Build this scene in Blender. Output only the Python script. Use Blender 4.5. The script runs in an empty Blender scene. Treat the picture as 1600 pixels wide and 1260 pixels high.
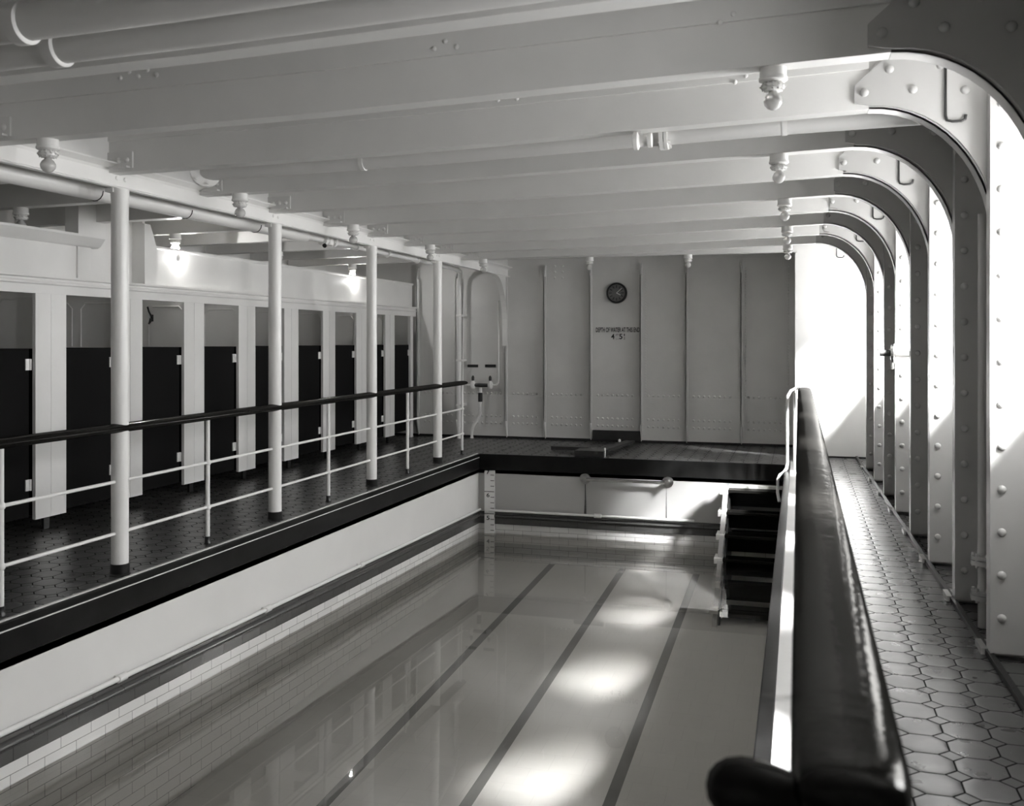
import bpy, bmesh, math, random
from mathutils import Vector, Matrix
random.seed(7)
SC = bpy.context.scene
COL = SC.collection
PI = math.pi
EYE = 1.528
TH = math.radians(16.66)

# ------------------------------------------------------------------ materials
def new_mat(name):
    m = bpy.data.materials.new(name); m.use_nodes = True
    nt = m.node_tree; nt.nodes.clear()
    out = nt.nodes.new('ShaderNodeOutputMaterial')
    return m, nt, out

class NT:
    def __init__(s, nt): s.nt = nt
    def n(s, typ, **kw):
        nd = s.nt.nodes.new(typ)
        for k, v in kw.items(): setattr(nd, k, v)
        return nd
    def l(s, a, b): s.nt.links.new(a, b)
    def val(s, inp, v):
        if hasattr(v, 'is_output') or isinstance(v, bpy.types.NodeSocket): s.l(v, inp)
        else: inp.default_value = v
    def m(s, op, a, b=None, c=None, clamp=False):
        nd = s.n('ShaderNodeMath', operation=op, use_clamp=clamp)
        s.val(nd.inputs[0], a)
        if b is not None: s.val(nd.inputs[1], b)
        if c is not None: s.val(nd.inputs[2], c)
        return nd.outputs[0]
    def mix(s, f, a, b):
        nd = s.n('ShaderNodeMix', data_type='RGBA')
        s.val(nd.inputs[0], f); s.val(nd.inputs[6], a); s.val(nd.inputs[7], b)
        return nd.outputs[2]
    def coords(s):
        return s.n('ShaderNodeNewGeometry').outputs['Position']
    def xyz(s):
        sp = s.n('ShaderNodeSeparateXYZ'); s.l(s.coords(), sp.inputs[0]); return sp.outputs
    def noise(s, scale, detail=3, vec=None, rough=.5):
        nd = s.n('ShaderNodeTexNoise'); nd.inputs['Scale'].default_value = scale
        nd.inputs['Detail'].default_value = detail; nd.inputs['Roughness'].default_value = rough
        s.l(vec if vec is not None else s.coords(), nd.inputs['Vector'])
        return nd.outputs['Fac']
    def bump(s, h, strength=.2, dist=.01):
        nd = s.n('ShaderNodeBump'); nd.inputs['Strength'].default_value = strength
        nd.inputs['Distance'].default_value = dist; s.l(h, nd.inputs['Height']); return nd.outputs[0]
    def pbr(s, out, color, rough=.5, metal=0, normal=None, spec=.5, coat=0, **kw):
        b = s.n('ShaderNodeBsdfPrincipled')
        s.val(b.inputs['Base Color'], color if not isinstance(color, tuple) else (*color[:3], 1))
        s.val(b.inputs['Roughness'], rough); b.inputs['Metallic'].default_value = metal
        b.inputs['Specular IOR Level'].default_value = spec; b.inputs['Coat Weight'].default_value = coat
        b.inputs['Coat Roughness'].default_value = .08
        if normal is not None: s.l(normal, b.inputs['Normal'])
        for k, v in kw.items(): b.inputs[k.replace('_', ' ')].default_value = v
        if out is not None: s.l(b.outputs[0], out.inputs[0])
        return b

def g(v): return (v, v * .992, v * .972, 1)     # warm grey of an old print

def paint(name, v, rough=.35, mottle=.04, bump=.15, scale=3.0, metal=0, coat=0, spec=.5):
    m, nt, out = new_mat(name); N = NT(nt)
    n1 = N.noise(scale, 4)
    fac = N.m('MULTIPLY_ADD', n1, 1.6, -.3, clamp=True)
    col = N.mix(fac, g(v * (1 - mottle)), g(v * (1 + mottle)))
    bm = N.bump(N.noise(scale * 9, 3), bump, .004)
    N.pbr(out, col, rough, metal, bm, spec, coat)
    return m

M = {}
M['white'] = paint('white_gloss_paint', .86, .3)
M['ceil'] = paint('deckhead_paint', .74, .42, .05)
M['deck'] = paint('deck_plating_paint', .55, .5, .05)
M['hull'] = paint('hull_frame_paint', .48, .22, .05, .1)
M['bulk'] = paint('bulkhead_paint', .70, .36, .07, .3, 2.2)
M['plaster'] = paint('pool_upper_wall_paint', .76, .3, .05, .25, 1.6)
M['black'] = paint('black_varnish', .012, .3, .2, .1)
M['door'] = paint('dark_half_door_paint', .004, .7, .2, .05, spec=.12)
M['kerb'] = paint('black_marble_kerb', .010, .3, .5, .05, 5, spec=.12)
M['kerbwhite'] = paint('white_marble_edging', .75, .25, .06)
M['ironblack'] = paint('black_shaded_iron', .008, .5)
M['iron'] = paint('dark_iron', .03, .4, .3, .3, 10)
M['chrome'] = paint('tarnished_nickel', .55, .2, .2, .1, 14, metal=1)
M['brass'] = paint('dull_plated_metal', .35, .3, .3, .1, 14, metal=1)
M['dadow'] = paint('cubicle_lining_paint', .85, .4)
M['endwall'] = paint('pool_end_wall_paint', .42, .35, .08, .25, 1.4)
M['rubber'] = paint('black_rubber_foot', .01, .5)
M['enamel'] = paint('white_porcelain', .82, .15, .03)

def wood_mat():
    m, nt, out = new_mat('varnished_teak'); N = NT(nt)
    mp = N.n('ShaderNodeMapping'); mp.inputs['Scale'].default_value = (40, 1.6, 40)
    N.l(N.coords(), mp.inputs[0])
    n = N.noise(1.0, 5, mp.outputs[0], .6)
    col = N.mix(n, (.003, .0029, .0027, 1), (.012, .0115, .0105, 1))
    bm = N.bump(n, .12, .004)
    bm2 = N.n('ShaderNodeBump'); bm2.inputs['Strength'].default_value = .25; bm2.inputs['Distance'].default_value = .01
    N.l(N.noise(14, 3), bm2.inputs['Height']); N.l(bm, bm2.inputs['Normal'])
    df = N.n('ShaderNodeBsdfDiffuse'); N.l(col, df.inputs[0]); N.l(bm2.outputs[0], df.inputs['Normal'])
    gl = N.n('ShaderNodeBsdfGlossy'); gl.inputs[0].default_value = g(.9); gl.inputs['Roughness'].default_value = .13; N.l(bm2.outputs[0], gl.inputs['Normal'])
    fr = N.n('ShaderNodeFresnel'); fr.inputs[0].default_value = 1.35; N.l(bm2.outputs[0], fr.inputs['Normal'])
    mx = N.n('ShaderNodeMixShader'); N.l(N.m('MINIMUM', N.m('MULTIPLY', fr.outputs[0], .5), .075), mx.inputs[0])
    N.l(df.outputs[0], mx.inputs[1]); N.l(gl.outputs[0], mx.inputs[2]); N.l(mx.outputs[0], out.inputs[0])
    return m
M['wood'] = wood_mat()

def tile_floor():
    m, nt, out = new_mat('octagon_and_dot_tiles'); N = NT(nt)
    x, y, z = N.xyz()
    s = .172
    px = N.m('ABSOLUTE', N.m('SUBTRACT', N.m('FRACT', N.m('DIVIDE', N.m('ADD', x, 50.03), s)), .5))
    py = N.m('ABSOLUTE', N.m('SUBTRACT', N.m('FRACT', N.m('DIVIDE', N.m('ADD', y, 50.0), s)), .5))
    sm = N.m('ADD', px, py)
    c = .74; gr = .026
    dia = N.m('GREATER_THAN', sm, c)
    ring = N.m('LESS_THAN', N.m('ABSOLUTE', N.m('SUBTRACT', sm, c)), gr * 1.2)
    edge = N.m('MULTIPLY', N.m('GREATER_THAN', N.m('MAXIMUM', px, py), .5 - gr * .8), N.m('SUBTRACT', 1, dia))
    grout = N.m('MAXIMUM', ring, edge)
    # rounded relief
    rel = N.m('MAXIMUM', N.m('MAXIMUM', px, py), N.m('MULTIPLY', sm, .5 / c))
    dome = N.m('SUBTRACT', 1, N.m('POWER', N.m('MULTIPLY', rel, 2), 8))
    dome2 = N.m('MULTIPLY', N.m('MAXIMUM', dome, dia), N.m('SUBTRACT', 1, grout))
    wn = N.n('ShaderNodeTexWhiteNoise', noise_dimensions='2D')
    cb = N.n('ShaderNodeCombineXYZ')
    N.l(N.m('FLOOR', N.m('DIVIDE', N.m('ADD', x, 50.03), s)), cb.inputs[0])
    N.l(N.m('FLOOR', N.m('DIVIDE', N.m('ADD', y, 50.0), s)), cb.inputs[1])
    N.l(cb.outputs[0], wn.inputs['Vector'])
    base = N.mix(wn.outputs['Value'], g(.042), g(.066))
    base = N.mix(N.m('MULTIPLY', dia, .8), base, g(.03))
    base = N.mix(N.m('MULTIPLY', N.noise(60, 2), .35), base, g(.06))
    col = N.mix(grout, base, g(.012))
    rough = N.m('MAXIMUM', N.m('MULTIPLY_ADD', N.noise(9, 3), .2, .2), N.m('MULTIPLY', grout, .9))
    bm = N.bump(dome2, .35, .004)
    b2 = N.n('ShaderNodeBump'); b2.inputs['Strength'].default_value = .06; b2.inputs['Distance'].default_value = .006
    N.l(N.noise(25, 3), b2.inputs['Height']); N.l(bm, b2.inputs['Normal'])
    b = N.pbr(out, col, rough, 0, b2.outputs[0], .5)
    N.l(N.m('MULTIPLY_ADD', grout, -.45, .5), b.inputs['Specular IOR Level'])
    return m
M['tile'] = tile_floor()

def brick_mat(name, v, mort, along, w=.249, h=.0763, rough=.12, slope=.0194):
    m, nt, out = new_mat(name); N = NT(nt)
    x, y, z = N.xyz()
    zz = N.m('MULTIPLY_ADD', y, slope, z)
    cb = N.n('ShaderNodeCombineXYZ')
    N.l(N.m('ADD', y if along == 'Y' else x, 20.06), cb.inputs[0])
    N.l(N.m('ADD', zz, .683 + h * 40), cb.inputs[1])
    br = N.n('ShaderNodeTexBrick', offset=.5)
    br.inputs['Color1'].default_value = g(v); br.inputs['Color2'].default_value = g(v * .92)
    br.inputs['Mortar'].default_value = g(mort)
    br.inputs['Scale'].default_value = 1; br.inputs['Mortar Size'].default_value = .0022
    br.inputs['Brick Width'].default_value = w; br.inputs['Row Height'].default_value = h
    br.inputs['Mortar Smooth'].default_value = .1
    N.l(cb.outputs[0], br.inputs['Vector'])
    bm = N.bump(N.noise(3, 2), .15, .01)
    N.pbr(out, br.outputs[0], rough, 0, bm)
    return m
M['brickL'] = brick_mat('white_glazed_brick_side', .86, .25, 'Y')
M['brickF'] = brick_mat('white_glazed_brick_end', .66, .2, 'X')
M['bandL'] = brick_mat('dark_glazed_brick_side', .075, .02, 'Y', rough=.18)
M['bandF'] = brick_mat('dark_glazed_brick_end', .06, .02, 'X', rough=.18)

def pool_floor():
    m, nt, out = new_mat('pool_bottom_tiles_with_lane_lines'); N = NT(nt)
    x, y, z = N.xyz()
    t = None
    for c in (-3.1, -2.165, -1.23):
        a = N.m('LESS_THAN', N.m('ABSOLUTE', N.m('SUBTRACT', x, c)), .042)
        t = a if t is None else N.m('MAXIMUM', t, a)
    cb = N.n('ShaderNodeCombineXYZ'); N.l(x, cb.inputs[0]); N.l(y, cb.inputs[1])
    br = N.n('ShaderNodeTexBrick', offset=.5)
    br.inputs['Color1'].default_value = g(.88); br.inputs['Color2'].default_value = g(.85)
    br.inputs['Mortar'].default_value = g(.8); br.inputs['Scale'].default_value = 1
    br.inputs['Mortar Size'].default_value = .003; br.inputs['Brick Width'].default_value = .25
    br.inputs['Row Height'].default_value = .25
    N.l(cb.outputs[0], br.inputs['Vector'])
    mp = N.n('ShaderNodeMapping'); mp.inputs['Scale'].default_value = (2, .25, 1); N.l(N.coords(), mp.inputs[0])
    st = N.m('MULTIPLY', N.noise(1.5, 3, mp.outputs[0]), .3)
    c1 = N.mix(st, br.outputs[0], g(.6))
    N.pbr(out, N.mix(t, c1, g(.2)), .6)
    return m
M['poolfloor'] = pool_floor()

def water_mat():
    m, nt, out = new_mat('still_pool_water'); N = NT(nt)
    fr = N.n('ShaderNodeFresnel'); fr.inputs[0].default_value = 1.33
    tr = N.n('ShaderNodeBsdfTransparent'); tr.inputs[0].default_value = g(.93)
    df = N.n('ShaderNodeBsdfDiffuse'); df.inputs[0].default_value = g(.42)
    gl = N.n('ShaderNodeBsdfGlossy'); gl.inputs['Roughness'].default_value = .015
    gl.inputs[0].default_value = g(.95)
    mx0 = N.n('ShaderNodeMixShader'); mx0.inputs[0].default_value = .05
    N.l(tr.outputs[0], mx0.inputs[1]); N.l(df.outputs[0], mx0.inputs[2])
    mx = N.n('ShaderNodeMixShader'); N.l(fr.outputs[0], mx.inputs[0])
    N.l(mx0.outputs[0], mx.inputs[1]); N.l(gl.outputs[0], mx.inputs[2])
    bm = N.bump(N.noise(1.3, 2), .02, .02)
    N.l(bm, gl.inputs['Normal'])
    N.l(mx.outputs[0], out.inputs[0])
    return m
M['water'] = water_mat()

def emit(name, v, s):
    m, nt, out = new_mat(name); N = NT(nt)
    e = N.n('ShaderNodeEmission'); e.inputs[0].default_value = (1, .97, .92, 1); e.inputs[1].default_value = s
    N.l(e.outputs[0], out.inputs[0]); return m
M['lit'] = emit('glowing_filament_bulb', 1, 60)

def bulb_mat():
    m, nt, out = new_mat('pearl_bulb_glass'); N = NT(nt)
    N.pbr(out, g(.8), .12, 0, None, .6, Transmission_Weight=.45)
    return m
M['bulb'] = bulb_mat()

def dial_mat():
    m, nt, out = new_mat('clock_dial'); N = NT(nt)
    N.pbr(out, N.mix(N.noise(8, 2), g(.10), g(.2)), .35)
    return m
M['dial'] = dial_mat()

# ------------------------------------------------------------------ mesh building
class MB:
    def __init__(s): s.v = []; s.f = []
    def add(s, vs, fs):
        o = len(s.v); s.v += [tuple(v) for v in vs]; s.f += [tuple(i + o for i in f) for f in fs]; return s
    def box(s, x0, x1, y0, y1, z0, z1):
        vs = [(x, y, z) for z in (z0, z1) for y in (y0, y1) for x in (x0, x1)]
        return s.add(vs, [(0, 2, 3, 1), (4, 5, 7, 6), (0, 1, 5, 4), (2, 6, 7, 3), (0, 4, 6, 2), (1, 3, 7, 5)])
    def hexa(s, p):     # 8 points, bottom ring then top ring
        return s.add(p, [(3, 2, 1, 0), (4, 5, 6, 7), (0, 1, 5, 4), (1, 2, 6, 5), (2, 3, 7, 6), (3, 0, 4, 7)])
    def prism(s, poly, axis, a0, a1):
        # poly in the two other axes (order x,y,z with axis removed); extruded from a0 to a1
        n = len(poly)
        def mk(p, a):
            q = list(p); q.insert({'x': 0, 'y': 1, 'z': 2}[axis], a); return q
        vs = [mk(p, a0) for p in poly] + [mk(p, a1) for p in poly]
        fs = [tuple(range(n))[::-1], tuple(range(n, 2 * n))]
        for i in range(n):
            j = (i + 1) % n; fs.append((i, j, n + j, n + i))
        return s.add(vs, fs)
    def sweep(s, path, prof, up=(0, 0, 1), caps=True, closed=False, scales=None):
        # prof: 2D closed loop (side, up)
        P = [Vector(p) for p in path]; n = len(prof); m = len(P); rings = []
        up = Vector(up)
        for i, p in enumerate(P):
            if closed: t = (P[(i + 1) % m] - P[i - 1])
            elif i == 0: t = P[1] - P[0]
            elif i == m - 1: t = P[-1] - P[-2]
            else: t = (P[i + 1] - P[i]).normalized() + (P[i] - P[i - 1]).normalized()
            t.normalize()
            side = t.cross(up)
            if side.length < 1e-4: side = t.cross(Vector((0, 1, 0)))
            side.normalize(); u2 = side.cross(t).normalized()
            k = scales[i] if scales else 1
            rings.append([p + side * a * k + u2 * b * k for a, b in prof])
        vs = [v for r in rings for v in r]; fs = []
        for i in range(m if closed else m - 1):
            a = i * n; b = ((i + 1) % m) * n
            for j in range(n):
                k = (j + 1) % n; fs.append((a + j, b + j, b + k, a + k))
        if caps and not closed:
            fs.append(tuple(range(n))); fs.append(tuple(range((m - 1) * n, m * n))[::-1])
        return s.add(vs, fs)
    def tube(s, path, r, n=12, **kw):
        return s.sweep(path, [(r * math.cos(2 * PI * k / n), r * math.sin(2 * PI * k / n)) for k in range(n)], **kw)
    def lathe(s, c, prof, axis=(0, 0, 1), n=20):
        # prof list of (radius, distance along axis)
        ax = Vector(axis).normalized(); c = Vector(c)
        a = ax.orthogonal().normalized(); b = ax.cross(a)
        vs = []; fs = []; m = len(prof)
        for r, h in prof:
            for k in range(n):
                t = 2 * PI * k / n; vs.append(c + ax * h + (a * math.cos(t) + b * math.sin(t)) * r)
        for i in range(m - 1):
            for k in range(n):
                q = (k + 1) % n; fs.append((i * n + k, i * n + q, (i + 1) * n + q, (i + 1) * n + k))
        fs.append(tuple(range(n))[::-1]); fs.append(tuple(range((m - 1) * n, m * n)))
        return s.add(vs, fs)
    def rivet(s, p, r=.013, axis=(0, -1, 0), n=8, h=.7):
        return s.lathe(p, [(r, 0), (r * .92, r * h * .45), (r * .62, r * h * .85), (r * .15, r * h)], axis, n)
    def sphere(s, c, r, n=16, sq=1):
        prof = [(max(r * math.sin(PI * i / 10), 1e-4), -r * sq * math.cos(PI * i / 10)) for i in range(11)]
        return s.lathe(c, prof, (0, 0, 1), n)
    def build(s, name, mat, parent=None, smooth=35, bevel=0, origin=None):
        me = bpy.data.meshes.new(name)
        org = Vector(origin) if origin is not None else Vector((0, 0, 0))
        me.from_pydata([Vector(v) - org for v in s.v], [], s.f); me.update()
        bm = bmesh.new(); bm.from_mesh(me); bmesh.ops.recalc_face_normals(bm, faces=bm.faces); bm.to_mesh(me); bm.free()
        if smooth:
            me.shade_smooth(); me.set_sharp_from_angle(angle=math.radians(smooth))
        me.materials.append(M[mat] if isinstance(mat, str) else mat)
        o = bpy.data.objects.new(name, me); COL.objects.link(o)
        if parent is not None:
            o.parent = parent
            o.location = org - (world_loc(parent))
        else: o.location = org
        if bevel:
            b = o.modifiers.new('bevel', 'BEVEL'); b.width = bevel; b.segments = 2; b.limit_method = 'ANGLE'; b.angle_limit = math.radians(40)
        return o

def world_loc(o):
    v = Vector(o.location)
    while o.parent: o = o.parent; v += Vector(o.location)
    return v

def thing(name, label, cat, loc=(0, 0, 0), group=None):
    o = bpy.data.objects.new(name, None); COL.objects.link(o); o.location = loc
    o.empty_display_size = .1
    o['label'] = label; o['category'] = cat
    if group: o['group'] = group
    return o
def tag(o, label, cat, group=None):
    o['label'] = label; o['category'] = cat
    if group: o['group'] = group
    return o
def struct(o): o['kind'] = 'structure'; return o
def shear(o):
    for c in [o] + list(o.children_recursive):
        if c.type == 'MESH':
            for v in c.data.vertices: v.co.x += .03 - .011 * (v.co.y - 5)
def copy_tree(o, parent=None):
    c = o.copy(); COL.objects.link(c)
    if parent is not None: c.parent = parent
    for ch in list(o.children): copy_tree(ch, c)
    return c
ORD = ['first', 'second', 'third', 'fourth', 'fifth', 'sixth', 'seventh', 'eighth', 'ninth', 'tenth', 'eleventh', 'twelfth']

def FY(k): return 4.27 + .985 * k                  # frame lines
def XI(Y): return .93 - .0205 * (max(Y, 2) - 4.27)   # inner face of the hull frames
def SOF(X):                                        # beam soffit height across the ship
    if X < -2.2: return EYE + 1.075 + (X + 4.2) * .012
    return EYE + 1.10 + min((X + 2.2) / 2.2, 1.25) * .06
def ZB(Y): return -.683 - .0194 * Y                # bottom of dark brick band
def ZW(Y): return -.82 - .0185 * Y                 # water level
DECK = 3.0; HULL = 1.36; YB = 14.29; YC = 13.15; YP = 12.19; XL = -4.115; XR = -.13; XCAB = -5.84; XOUT = -6.95
YN = -1.6

# ------------------------------------------------------------------ setting
struct(MB().box(XOUT, XL, YN, YB, -.25, 0).build('floor_left', 'tile'))
struct(MB().box(XL, XR, YP, YB, -.25, 0).build('floor_far', 'tile'))
struct(MB().box(XR, HULL, YN, YB, -.25, 0).build('floor_right', 'tile'))
struct(MB().box(XL, XR, YN, .9, -.25, 0).build('floor_near', 'tile'))
struct(MB().box(XOUT, HULL, YN, YB + .1, DECK, DECK + .05).build('ceiling', 'deck'))
struct(MB().box(XOUT - .05, XOUT, YN, YB, 0, DECK).build('wall_left', 'white'))
struct(MB().box(XOUT, HULL, YN - .05, YN, 0, DECK).build('wall_near', 'white'))
# pool basin
def zf(Y): return -1.41 - .036 * (YP - Y)
struct(MB().hexa([(XL, .9, zf(.9) - .1), (XR, .9, zf(.9) - .1), (XR, YP, zf(YP) - .1), (XL, YP, zf(YP) - .1),
                  (XL, .9, zf(.9)), (XR, .9, zf(.9)), (XR, YP, zf(YP)), (XL, YP, zf(YP))]).build('floor_pool', 'poolfloor'))
def side_wall(x0, x1, nm):
    struct(MB().hexa([(x0, .9, ZB(.9) + .0), (x1, .9, ZB(.9) + .0), (x1, YP, ZB(YP)), (x0, YP, ZB(YP)),
                      (x0, .9, -.2), (x1, .9, -.2), (x1, YP, -.2), (x0, YP, -.2)]).build('wall_pool_' + nm + '_upper', 'plaster'))
    struct(MB().hexa([(x0, .9, -2.0), (x1, .9, -2.0), (x1, YP, -2.0), (x0, YP, -2.0),
                      (x0, .9, ZB(.9)), (x1, .9, ZB(.9)), (x1, YP, ZB(YP)), (x0, YP, ZB(YP))]).build('wall_pool_' + nm + '_lower', 'brickL'))
side_wall(XL - .2, XL, 'left'); side_wall(XR, XR + .2, 'right')
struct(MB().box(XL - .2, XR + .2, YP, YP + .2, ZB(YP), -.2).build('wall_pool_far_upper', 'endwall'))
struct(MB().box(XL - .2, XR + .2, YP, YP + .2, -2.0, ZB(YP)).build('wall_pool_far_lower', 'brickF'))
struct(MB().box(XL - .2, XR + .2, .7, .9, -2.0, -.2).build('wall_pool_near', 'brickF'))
# dark band with a rolled lip
def band(path_pts, nm, mat, inward):
    # path at band bottom; inward = unit vector into the pool
    iv = Vector(inward); prof = [(0, 0), (.02, 0), (.02, .082), (.034, .088), (.044, .1), (.040, .116), (.026, .125), (.012, .128), (.012, .155), (0, .16)]
    mb = MB(); n = len(prof); vs = []
    for p in path_pts:
        for a, b in prof: vs.append(Vector(p) + iv * a + Vector((0, 0, b)))
    fs = [(j, (j + 1) % n, n + (j + 1) % n, n + j) for j in range(n)] + [tuple(range(n))[::-1], tuple(range(n, 2 * n))]
    mb.add(vs, fs); return struct(mb.build(nm, mat, smooth=50))
band([(XL, .9, ZB(.9)), (XL, YP, ZB(YP))], 'trim_1', 'bandL', (1, 0, 0))
band([(XL, YP, ZB(YP)), (XR, YP, ZB(YP))], 'trim_2', 'bandF', (0, -1, 0))
band([(XR, .9, ZB(.9)), (XR, YP, ZB(YP))], 'trim_3', 'bandL', (-1, 0, 0))
# black kerb
def kerb(nm, x0, x1, y0, y1): struct(MB().box(x0, x1, y0, y1, -.205, .006).build(nm, 'kerb', bevel=.006))
kerb('trim_4', XL - .05, XL + .012, .9, YP + .05)
kerb('trim_5', XL + .012, XR + .0, YP - .012, YP + .05)
kerb('trim_6', XR - .03, XR + .035, .9, YP - .012)
struct(MB().box(XL - .026, XL - .004, .9, YP + .0, 0, .012).build('trim_7', 'kerbwhite'))
struct(MB().box(XR + .035, XR + .14, .9, YP + .3, 0, .01).build('trim_8', 'kerbwhite'))
struct(MB().box(XL + .0, XL + .012 + .006, .9, YP - .02, -.045, -.038).build('trim_9', 'kerbwhite'))
tag(MB().hexa([(XL, .9, ZW(.9) - .002), (XR, .9, ZW(.9) - .002), (XR, YP, ZW(YP) - .002), (XL, YP, ZW(YP) - .002),
               (XL, .9, ZW(.9)), (XR, .9, ZW(.9)), (XR, YP, ZW(YP)), (XL, YP, ZW(YP))]).build('pool_water', 'water'),
    'still grey water filling the long swimming pool', 'water')
bpy.data.objects['pool_water'].data.clear_geometry()
_m = bpy.data.objects['pool_water'].data
_m.from_pydata([(XL, .9, ZW(.9)), (XR, .9, ZW(.9)), (XR, YP, ZW(YP)), (XL, YP, ZW(YP))], [], [(0, 1, 2, 3)]); _m.update()

# far bulkhead with riveted stiffeners
bk = struct(MB().box(XOUT, HULL, YB, YB + .05, 0, DECK).build('wall_far', 'bulk'))
def px2X(px, Y):
    a = (px - 800) / 1497.; d = Y / (math.cos(TH) + a * math.sin(TH)); return d * (a * math.cos(TH) - math.sin(TH))
SX = [px2X(p, YB - .1) for p in (652, 713, 790, 850.5, 922, 1001, 1072, 1158)]
for i, x in enumerate(SX):
    dep = .13
    y0 = YB - dep
    mb = MB()
    poly = [(YB, 0.02), (YB - .04, .02), (y0, .28), (y0, 2.50), (YB - .05, 2.68), (YB, 2.68)]
    mb.prism(poly, 'x', x - .006, x + .006)
    # flange to the left of the web
    mb.prism([(y0, .28), (y0 + .012, .28), (y0 + .012, 2.5), (y0, 2.5)], 'x', x - .006, x + .035)
    if i in (5, 7):
        for q in range(60): mb.rivet((x + .06, YB, .1 + q * .042), .011)
    mb.build('stiffener', 'bulk', bk)
rows = MB()
for zz, st in ((.70, .062), (.345, .066), (.235, .066)):
    edges = SX + [-.05]
    for i in range(len(edges) - 1):
        x = edges[i] + .1
        while x < edges[i + 1] - .1:
            rows.rivet((x, YB, zz), .019); x += .075
for ix in range(2):
    for iz in range(3):
        rows.rivet((px2X(867 + 12 * ix, YB), YB, EYE + 1.14 - iz * .09), .02)
x = -.14
for q in range(60): rows.rivet((x, YB, .1 + q * .042), .011)
rows.build('rivet_row', 'bulk', bk)
MB().box(SX[0], HULL, YB - .008, YB, 0.0, .665).build('doubler_plate', 'bulk', bk)
bpy.data.objects['rivet_row'].location.y -= .006
struct(MB().box(XOUT, -.05, YB - .03, YB, 0, .035).build('baseboard_far', 'black'))
struct(MB().box(px2X(927, YB), px2X(1002, YB), YB - .05, YB, .03, .17).build('trim_10', 'iron'))
# casing at the right end
struct(MB().box(-.045, HULL, YC, YB - .001, 0, 2.9).build('wall_casing', 'plaster'))
struct(MB().box(-.045, .85, YC - .012, YC, 0, .02).build('baseboard_casing', 'black'))

# hull side with window openings
hw = MB(); z0, z1 = 1.48, 2.42
wins = []
y = YN
for k in (-2, 0, 2, 4, 6, 8):
    a, b = FY(k) + .04, FY(k + 1) - .14
    if a < YN: continue
    wins.append((a, b)); hw.box(HULL, HULL + .02, y, a, 0, DECK); hw.box(HULL, HULL + .02, a, b, 0, z0); hw.box(HULL, HULL + .02, a, b, z1, DECK); y = b
hw.box(HULL, HULL + .02, y, YB, 0, DECK)
struct(hw.build('wall_right', 'hull'))
for i, (a, b) in enumerate(wins):
    f = MB(); w = .03
    f.box(HULL - .02, HULL + .03, a, a + w, z0, z1); f.box(HULL - .02, HULL + .03, b - w, b, z0, z1)
    f.box(HULL - .02, HULL + .03, a + w, b - w, z0, z0 + w); f.box(HULL - .02, HULL + .03, a + w, b - w, z1 - w, z1)
    struct(f.build('window_%d' % (i + 1), 'hull'))
    li = bpy.data.lights.new('portal', 'AREA'); li.shape = 'RECTANGLE'; li.size = z1 - z0; li.size_y = b - a
    li.cycles.is_portal = True
    lo = bpy.data.objects.new('window_light', li); COL.objects.link(lo)
    lo.location = (HULL + .05, (a + b) / 2, (z0 + z1) / 2); lo.rotation_euler = (0, math.radians(90), 0)

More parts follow.
